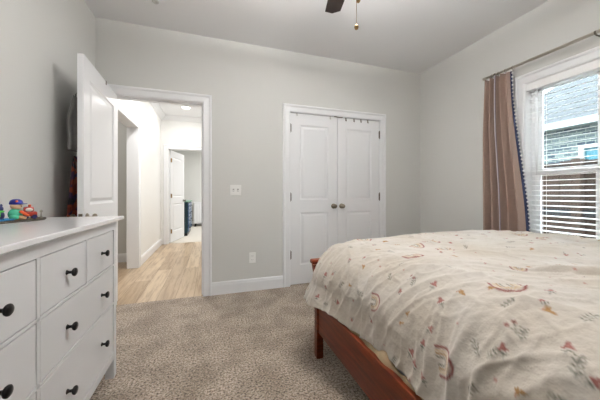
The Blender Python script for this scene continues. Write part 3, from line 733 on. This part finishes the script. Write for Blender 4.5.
# puffiness and creases
puff = .010*vnoise(A*3.1+5, B*3.1+9, 1)+.006*vnoise(A*7+2, B*7+1, 2)
wx = A+.05*vnoise(A*4, B*4+20, 3); wy = B+.05*vnoise(A*4+11, B*4, 4)
def ridge(f, seed, ca=1, cb=1, p=3): return (1-np.abs(vnoise(wx*f*ca+7, wy*f*cb+3, seed)))**p
rot = lambda f, seed, st, p: (1-np.abs(vnoise((wx*.84-wy*.54)*f*st+7, (wx*.54+wy*.84)*f+3, seed)))**p
cre = .012*(rot(5, 5, .35, 4)-.35)+.010*(rot(10, 6, .35, 5)-.3)+.0055*(rot(22, 7, .4, 4)-.35)+.0022*(rot(46, 12, .6, 3)-.4)
pl = .018*(ridge(9, 8, .22, 1.15, 2)-.45)+.010*(ridge(20, 9, .22, 1.1, 2)-.4)   # pleats running down the left side
pf = .012*(ridge(9, 10, 1.1, .2, 2)-.45)                                         # and down the foot
ws = side*np.clip(-nx*1.4, 0, 1); wf = side*np.clip(ny*1.4, 0, 1)
dsp = puff+cre*(1-.45*ws)+pl*ws+pf*wf*(1-ws*.5)
edge_soft = np.clip((s-LL)/.1, 0, 1)
nz = np.cos(side*np.pi/2); nh = np.sin(side*np.pi/2)
x = x+nx*nh*dsp; y = y+ny*nh*dsp; z = z+nz*dsp*1.0
# long seam-like crease across the top as in a slept-on cover
def crease(pa, pb, w, amp):
    global z
    pa, pb = np.array(pa), np.array(pb); d = pb-pa; L2 = (d*d).sum()
    tt = np.clip(((A-pa[0])*d[0]+(B-pa[1])*d[1])/L2, 0, 1); dist = np.hypot(A-pa[0]-tt*d[0], B-pa[1]-tt*d[1])
    z = z+amp*np.exp(-(dist/w)**2)*np.sin(np.clip(tt, .02, .98)*np.pi)
for c_ in (((1.12, .80), (1.55, .50), .022, .016), ((1.14, .765), (1.55, .46), .014, -.010), ((.86, .86), (.98, .62), .02, .016), ((.90, .80), (1.0, .58), .014, -.012),
           ((.80, 1.0), (.93, .80), .02, .014), ((1.0, .52), (1.3, .30), .02, .012), ((.80, .62), (.92, .40), .018, .012), ((1.3, 1.25), (1.9, 1.05), .02, .008)):
    crease(*c_)
x = np.where(x > 2.72, 2.72, x)
n0, n1 = A.shape
co = np.stack([x, y, z], -1).reshape(-1, 3)
# printed pattern as vertex colours in flat cloth coordinates
base_c = np.array(srgb(200, 195, 188)[:3]); colr = np.tile(base_c, (n0, n1, 1))
ROSE = srgb(150, 86, 84)[:3]; MAR = srgb(134, 54, 52)[:3]; OLV = srgb(88, 86, 70)[:3]; MUS = srgb(160, 120, 64)[:3]; PNK = srgb(172, 120, 114)[:3]; SAND = srgb(206, 184, 150)[:3]; GRN = srgb(82, 88, 78)[:3]; RUS = srgb(172, 108, 72)[:3]
def patch(a0, b0, r):
    i0, i1 = np.searchsorted(ax, (a0-r, a0+r)); j0, j1 = np.searchsorted(bx, (b0-r, b0+r))
    return slice(i0, i1), slice(j0, j1)
def paint(a0, b0, ang, R, fn):
    si, sj = patch(a0, b0, R*1.5)
    u = A[si, sj]-a0; v = B[si, sj]-b0
    if u.size == 0: return
    c_, s_ = math.cos(ang), math.sin(ang); p_, q_ = u*c_+v*s_, -u*s_+v*c_
    for m_, col in fn(p_/R, q_/R, R):
        m_ = np.clip(m_, 0, 1)[..., None]*.92
        colr[si, sj] = colr[si, sj]*(1-m_)+np.array(col)*m_
def soft(dd, R, e=.0022): return np.clip(.5-dd*R/(2*e), 0, 1)     # dd<0 inside
def rainbow(p_, q_, R):
    rr = np.where(q_ > 0, np.hypot(p_, q_), np.abs(p_)); ok = q_ > -.55
    for r0, w, c_ in ((.92, .085, MAR), (.66, .06, SAND), (.46, .06, MUS), (.24, .05, OLV)):
        yield soft(np.abs(rr-r0)-w, R)*ok, c_
def flower(p_, q_, R):
    yield soft(np.maximum(np.abs(p_)-.035, np.abs(q_+.45)-.5), R), GRN
    for s_ in (-1, 1): yield soft(np.hypot((p_-s_*.2)/.22, (q_+.45-.15)/.09)*1-1, R*.12), GRN
    ang_ = np.arctan2(p_, q_-.25); rr = np.hypot(p_, q_-.25)
    yield soft(rr-(.46+.16*np.cos(ang_*3))*(q_ > .02)-.1*(q_ <= .02), R), ROSE
    yield soft(np.hypot(p_, (q_-.42)*.7)-.17, R), PNK
def sprig(p_, q_, R):
    yield soft(np.maximum(np.abs(p_-.08*q_*q_)-.04, np.abs(q_)-.9), R), GRN
    for k_ in range(4):
        for s_ in (-1, 1):
            cx_, cy_ = s_*.24, -.5+k_*.4
            uu, vv = (p_-cx_)*.8+s_*(q_-cy_)*.6, -s_*(p_-cx_)*.6+(q_-cy_)*.8
            yield soft(np.hypot(uu/.19, vv/.07)-1, R*.1), OLV if k_ % 2 else GRN
def blob(p_, q_, R):
    ang_ = np.arctan2(q_, p_); yield soft(np.hypot(p_/1.0, q_/.5)-(.62+.2*np.sin(ang_*3+1)+.08*np.sin(ang_*7)), R), MUS
    yield soft(np.maximum(np.abs(p_+.35)-.06, np.abs(q_+.3)-.35), R), RUS
def cherryp(p_, q_, R):
    for cx_, cy_ in ((-.45, .5), (.4, .7)):
        yield soft(np.hypot(p_-cx_, q_-cy_)-.24, R), ROSE
        tt = np.clip(q_, -.5, cy_); yield soft(np.maximum(np.abs(p_-cx_*(q_+.5)/(cy_+.5))-.035, np.abs(q_-(cy_-.5)/2)-(cy_+.5)/2), R), GRN
def dots(p_, q_, R):
    yield soft(np.hypot(p_, q_)-.8, R), PNK
MOT = [('R', 0.54, 0.66), ('R', 0.58, 1.05), ('R', 0.93, 1.06), ('R', 0.98, 1.58), ('R', 1.27, 1.29), ('R', 0.91, 0.61), ('R', 1.18, 0.75), ('L', 0.62, 0.84), ('L', 0.57, 0.86), ('F', 0.61, 0.73), ('F', 0.48, 0.8), ('F', 0.46, 0.77), ('F', 0.55, 0.74), ('F', 0.45, 0.72), ('S', 0.4, 0.89), ('S', 0.65, 0.52), ('S', 0.64, 0.57), ('S', 0.53, 0.55), ('C', 0.74, 0.5), ('S', 0.74, 0.48), ('L', 0.6, 0.44), ('F', 0.67, 0.5), ('F', 0.75, 0.39), ('S', 0.72, 0.36), ('F', 0.7, 0.33), ('S', 0.88, 0.4), ('F', 0.87, 0.49), ('F', 0.96, 0.52), ('L', 0.85, 0.47), ('F', 0.71, 1.34), ('F', 1.18, 1.99), ('F', 0.68, 0.92), ('F', 0.72, 0.73), ('F', 0.77, 0.8), ('S', 0.57, 1.32), ('S', 1.07, 1.86), ('S', 0.73, 1.03), ('S', 0.75, 0.89), ('S', 0.92, 0.83), ('L', 1.02, 2.06), ('L', 0.59, 1.25), ('L', 1.32, 1.94), ('L', 0.79, 0.69), ('C', 0.76, 0.92), ('F', 1.77, 2.01), ('L', 0.56, 1.72), ('L', 0.51, 1.74), ('F', 0.58, 1.48), ('F', 0.51, 1.45), ('F', 0.44, 1.5), ('F', 1.89, 1.28), ('F', 1.77, 1.06), ('F', 1.45, 1.01), ('L', 1.51, 0.73), ('L', 0.86, 0.63)]
rnd = random.Random(8); placed = []
RB = [(.047, 3.5), (.042, 3.4), (.05, 3.2), (.05, 2.9), (.05, 3.1), (.05, 2.6), (.03, 2.6)]; ri = 0
FN = {'R': rainbow, 'F': flower, 'S': sprig, 'L': blob, 'C': cherryp}
for k_, a_, b_ in MOT:
    if k_ == 'R': R, an = RB[ri]; ri += 1
    else: R = {'F': .024, 'S': .027, 'L': .021, 'C': .026}[k_]*rnd.uniform(.85, 1.2); an = PI/2+rnd.uniform(-.9, .9)+PI
    paint(a_, b_, an, R, FN[k_]); placed.append((a_, b_, R))
tries = 0
while tries < 2600:
    tries += 1
    a_, b_ = rnd.uniform(ax[0], ax[-1]), rnd.uniform(bx[0], bx[-1]); k_ = rnd.choice('FFSSLLCDDDDR' if rnd.random() < .5 else 'FSLDDD')
    if k_ == 'D': R = rnd.uniform(.004, .007)
    elif k_ == 'R': R = .045
    else: R = rnd.uniform(.018, .027)
    if any(math.hypot(a_-q[0], b_-q[1]) < (R+q[2])+.026 for q in placed): continue
    paint(a_, b_, rnd.uniform(0, 6.28), R, dots if k_ == 'D' else FN[k_]); placed.append((a_, b_, R))
    if len(placed) > 620: break
idx = np.arange(n0*n1).reshape(n0, n1)
q4 = np.stack([idx[:-1, :-1], idx[1:, :-1], idx[1:, 1:], idx[:-1, 1:]], -1).reshape(-1, 4)
me = bpy.data.meshes.new('duvet'); me.vertices.add(len(co)); me.vertices.foreach_set('co', co.ravel().astype('f4'))
me.loops.add(q4.size); me.loops.foreach_set('vertex_index', q4.ravel().astype('i4'))
me.polygons.add(len(q4)); me.polygons.foreach_set('loop_start', np.arange(0, q4.size, 4, dtype='i4'))
me.polygons.foreach_set('use_smooth', np.ones(len(q4), bool)); me.update(); me.validate()
at_ = me.color_attributes.new('print', 'FLOAT_COLOR', 'POINT')
at_.data.foreach_set('color', np.concatenate([colr.reshape(-1, 3), np.ones((n0*n1, 1))], 1).ravel().astype('f4'))
dm = mat('printed_duvet_cotton', srgb(235, 225, 215), .9, bump=.8, bscale=48, spec=.15, sheen=.2, bdist=.004)
ns, lk, b = N(dm); at = ns.new('ShaderNodeAttribute'); at.attribute_name = 'print'
nz_ = ns.new('ShaderNodeTexNoise'); nz_.inputs['Scale'].default_value = 3.5; nz_.inputs['Detail'].default_value = 4
tc = ns.new('ShaderNodeTexCoord'); lk.new(tc.outputs['Object'], nz_.inputs[0])
rp = ns.new('ShaderNodeValToRGB'); rp.color_ramp.elements[0].position = .3; rp.color_ramp.elements[0].color = (.86, .81, .74, 1); rp.color_ramp.elements[1].position = .7; rp.color_ramp.elements[1].color = (1, 1, 1, 1)
lk.new(nz_.outputs['Fac'], rp.inputs[0])
mx = ns.new('ShaderNodeMix'); mx.data_type = 'RGBA'; mx.blend_type = 'MULTIPLY'; mx.inputs[0].default_value = 1
lk.new(at.outputs['Color'], mx.inputs[6]); lk.new(rp.outputs[0], mx.inputs[7]); lk.new(mx.outputs[2], b.inputs['Base Color'])
me.materials.append(dm)
du = bpy.data.objects.new('duvet', me); C.objects.link(du)
tag(du, 'cream duvet printed with rainbows and flowers spread over the bed', 'duvet')
sol = du.modifiers.new('solid', 'SOLIDIFY'); sol.thickness = .012; sol.offset = -1 if True else 1

# ------------------------------------------------------------------ ceiling fan
fn = thing('ceiling_fan', 'ceiling fan with dark walnut blades above the bed', 'ceiling fan', (FAN[0], FAN[1], 0))
bm = bmesh.new(); lathe(bm, [(0, H), (.07, H), (.065, H-.03), (.03, H-.055), (.013, H-.06), (.013, H-.16), (.03, H-.17), (0, H-.17)], (0, 0, 0), 'z', 28); obj('canopy', bm, 'bronze', fn, smooth=True)
bm = bmesh.new(); lathe(bm, [(0, 2.585), (.06, 2.585), (.11, 2.56), (.115, 2.50), (.10, 2.46), (.06, 2.445), (.05, 2.41), (.075, 2.40), (.075, 2.385), (0, 2.385)], (0, 0, 0), 'z', 32); obj('motor_housing', bm, 'bronze', fn, smooth=True)
bm = bmesh.new(); lathe(bm, [(.075, 2.385), (.12, 2.37), (.135, 2.335), (.12, 2.29), (.07, 2.262), (0, 2.255)], (0, 0, 0), 'z', 32); o = obj('glass_bowl', bm, 'bowl', fn, smooth=True)
a0 = math.atan2(1.775-FAN[1], .842-FAN[0])
for k_ in range(5):
    hb = bpy.data.objects.new('blade', None)
    bm = bmesh.new(); pts = [(.15, .045), (.30, .056), (.55, .060), (.640, .057)]
    top = [(x_, w_) for x_, w_ in pts]+[(.662, .0)]+[(x_, -w_) for x_, w_ in reversed(pts)]
    up = [bm.verts.new((x_, w_, .004-w_*.10)) for x_, w_ in top]; dn = [bm.verts.new((x_, w_, -.004-w_*.10)) for x_, w_ in top]
    bm.faces.new(up); bm.faces.new(dn[::-1])
    for i in range(len(up)): bm.faces.new((up[i], up[(i+1) % len(up)], dn[(i+1) % len(up)], dn[i]))
    o = obj('blade', bm, 'fanblade', fn, .002); o.location = (0, 0, 2.425); o.rotation_euler = (0, 0, a0+k_*2*PI/5)
    bm = bmesh.new(); box(bm, .07, .20, -.016, .016, -.016, -.006); q_ = obj('blade_bracket', bm, 'bronze', o, .003); q_.location = (0, 0, .012)
for (cx_, cy_, zb) in ((-.03, -.012, 1.897), (-.030, -.030, 2.017)):
    bm = bmesh.new(); tube(bm, [(cx_, cy_, 2.40), (cx_*1.0, cy_, zb+.012)], .0013, 6)
    o = obj('pull_chain', bm, 'brass', fn)
    bm = bmesh.new(); lathe(bm, [(0, zb-.013), (.007, zb-.011), (.0105, zb-.003), (.0105, zb+.003), (.006, zb+.010), (.003, zb+.014), (0, zb+.015)], (cx_, cy_, 0), 'z', 16); obj('pull_knob', bm, 'brass', o, smooth=True)

# ceiling ring and hallway lights
bm = bmesh.new(); lathe(bm, [(.0, 0), (.028, 0), (.028, -.006), (.022, -.012), (.014, -.012), (.012, -.006), (0, -.006)], (-.462, 2.585, H), 'z', 24)
tag(obj('sprinkler_cap', bm, 'hookwhite', smooth=True), 'small round white cap on the bedroom ceiling near the doorway', 'ceiling cap')
for i, (hx, hy_) in enumerate(HALL_LIGHTS):
    t = thing('recessed_light', ('round white recessed light glowing in the hallway ceiling by the far doorway', 'round recessed light in the hallway ceiling just past the bedroom doorway')[i], 'ceiling light', (hx, hy_, H))
    bm = bmesh.new(); lathe(bm, [(.075, 0), (.095, 0), (.095, -.004), (.078, -.008), (.075, -.002)], (0, 0, 0), 'z', 32); obj('trim_ring', bm, 'plastic', t, smooth=True)
    bm = bmesh.new(); lathe(bm, [(0, -.001), (.075, -.001), (.075, -.003), (0, -.004)], (0, 0, 0), 'z', 28); obj('lens', bm, 'bulb', t)

# ------------------------------------------------------------------ far room furniture
M['teal'] = mat('dark_teal_paint', srgb(20, 52, 62), .35, var=.1); M['tealtop'] = mat('green_top', srgb(112, 150, 130), .4, var=.05)
M['bluefront'] = mat('glossy_blue_paint', srgb(44, 84, 124), .25, var=.1)
t = thing('teal_dresser', 'dark teal chest of drawers with green top in the far room', 'dresser', (0, 0, 0))
fx0, fx1, fy0, fy1 = -1.10, -.56, 7.36, 8.55
boxes('dresser_body', 'teal', [(fx0, fx1-.02, fy0, fy1, .07, .86)], t, .006)
boxes('dresser_top', 'tealtop', [(fx0-.01, fx1+.015, fy0-.02, fy1+.02, .86, .885)], t, .004)
boxes('plinth', 'black', [(fx0+.02, fx1-.03, fy0+.02, fy1-.02, 0, .07)], t)
for c_ in range(2):
    for r_ in range(4):
        y0 = fy0+.03+c_*(fy1-fy0-.03)/2; y1 = y0+(fy1-fy0-.09)/2
        o = boxes('drawer', 'bluefront', [(fx1-.02, fx1, y0, y1, .10+r_*.188, .10+r_*.188+.172)], t, .004)
        bm = bmesh.new(); lathe(bm, [(.012, 0), (.01, .01), (.02, .02), (.018, .028), (0, .03)], (fx1, (y0+y1)/2, .186+r_*.188), 'x', 14); obj('drawer_knob', bm, 'black', o, smooth=True)
t = thing('white_cabinet', 'low white slatted cabinet on dark feet in the far room', 'cabinet', (0, 0, 0))
boxes('cabinet_body', 'trim', [(-.56, .2, 9.35, 9.75, .10, .78), (-.58, .22, 9.33, 9.76, .78, .80)]+[(-.54+i*.075, -.49+i*.075, 9.335, 9.35, .14, .75) for i in range(10)], t, .004)
for x_ in (-.54, .12):
    for y_ in (9.37, 9.67): boxes('foot', 'black', [(x_, x_+.06, y_, y_+.06, 0, .10)], t)

# ------------------------------------------------------------------ outside
tag(boxes('ground', 'ground', [(XR+T, 16, -8, 14, -.4, -.3)]), 'bare yard ground between the window and the neighbouring house', 'ground', kind='structure')
fc = thing('wooden_fence', 'weathered brown board fence outside the window', 'fence', (0, 0, 0))
FX = 4.4; bmf = bmesh.new(); yy = -3.0; rr = random.Random(3)
while yy < 5.5:
    box(bmf, FX, FX+.018, yy, yy+.138, -.3, 1.50+rr.uniform(-.01, .01)); yy += .143
obj('fence_boards', bmf, 'fence', fc)
for z_ in (.05, .80, 1.36): boxes('fence_rail', 'fence_rail', [(FX-.04, FX, -3, 5.5, z_, z_+.085)], fc)
for y_ in (-1.6, .25, 2.08, 3.93): boxes('fence_post', 'fence', [(FX-.09, FX, y_-.045, y_+.045, -.3, 1.52)], fc)
nb = thing('neighbour_house', 'pale brick house with grey shingle roof and white eave outside the window', 'house', (0, 0, 0))
NX = 7.0
WYa, WYb, WZa, WZb = 1.9, 3.32, 1.0, 2.045
boxes('brick_wall', 'brick', [(NX, NX+.2, -4, WYa, -.3, 2.5), (NX, NX+.2, WYb, 6, -.3, 2.5), (NX, NX+.2, WYa, WYb, -.3, WZa), (NX, NX+.2, WYa, WYb, WZb, 2.5)], nb)
wf_ = boxes('house_window_frame', 'brick_trim', [(NX-.03, NX+.1, WYb-.08, WYb, WZa, WZb), (NX-.03, NX+.1, WYa, WYa+.08, WZa, WZb), (NX-.03, NX+.1, WYa+.08, WYb-.08, WZb-.07, WZb), (NX-.03, NX+.1, WYa+.08, WYb-.08, WZa, WZa+.07), (NX-.02, NX+.08, 2.54, 2.60, WZa+.07, WZb-.07)], nb)
boxes('house_pane', 'teal_glass', [(NX+.03, NX+.05, WYa+.08, WYb-.08, WZa+.07, WZb-.07)], wf_)
boxes('fascia', 'brick_trim', [(NX-.36, NX-.33, -4, 5.4, 2.40, 2.535), (NX-.33, NX+.02, -4, 5.4, 2.42, 2.44)], nb)
bm = bmesh.new(); k_ = .75
ze = 2.535; xe = NX-.34
def rf(x_, y_, dz=0): return (x_, y_, ze+k_*(x_-xe)+dz)
# hip roof: eave line then the hip running up to the ridge
P_ = [(xe, -4), (xe, 5.44), (8.14, 4.60), (11.2, 2.4), (11.2, -4)]
up = [bm.verts.new(rf(*q)) for q in P_]; dn = [bm.verts.new(rf(q[0], q[1], -.03)) for q in P_]
bm.faces.new(up); bm.faces.new(dn[::-1])
for i in range(len(up)): bm.faces.new((up[i], up[(i+1) % len(up)], dn[(i+1) % len(up)], dn[i]))
obj('roof', bm, 'shingle', nb)
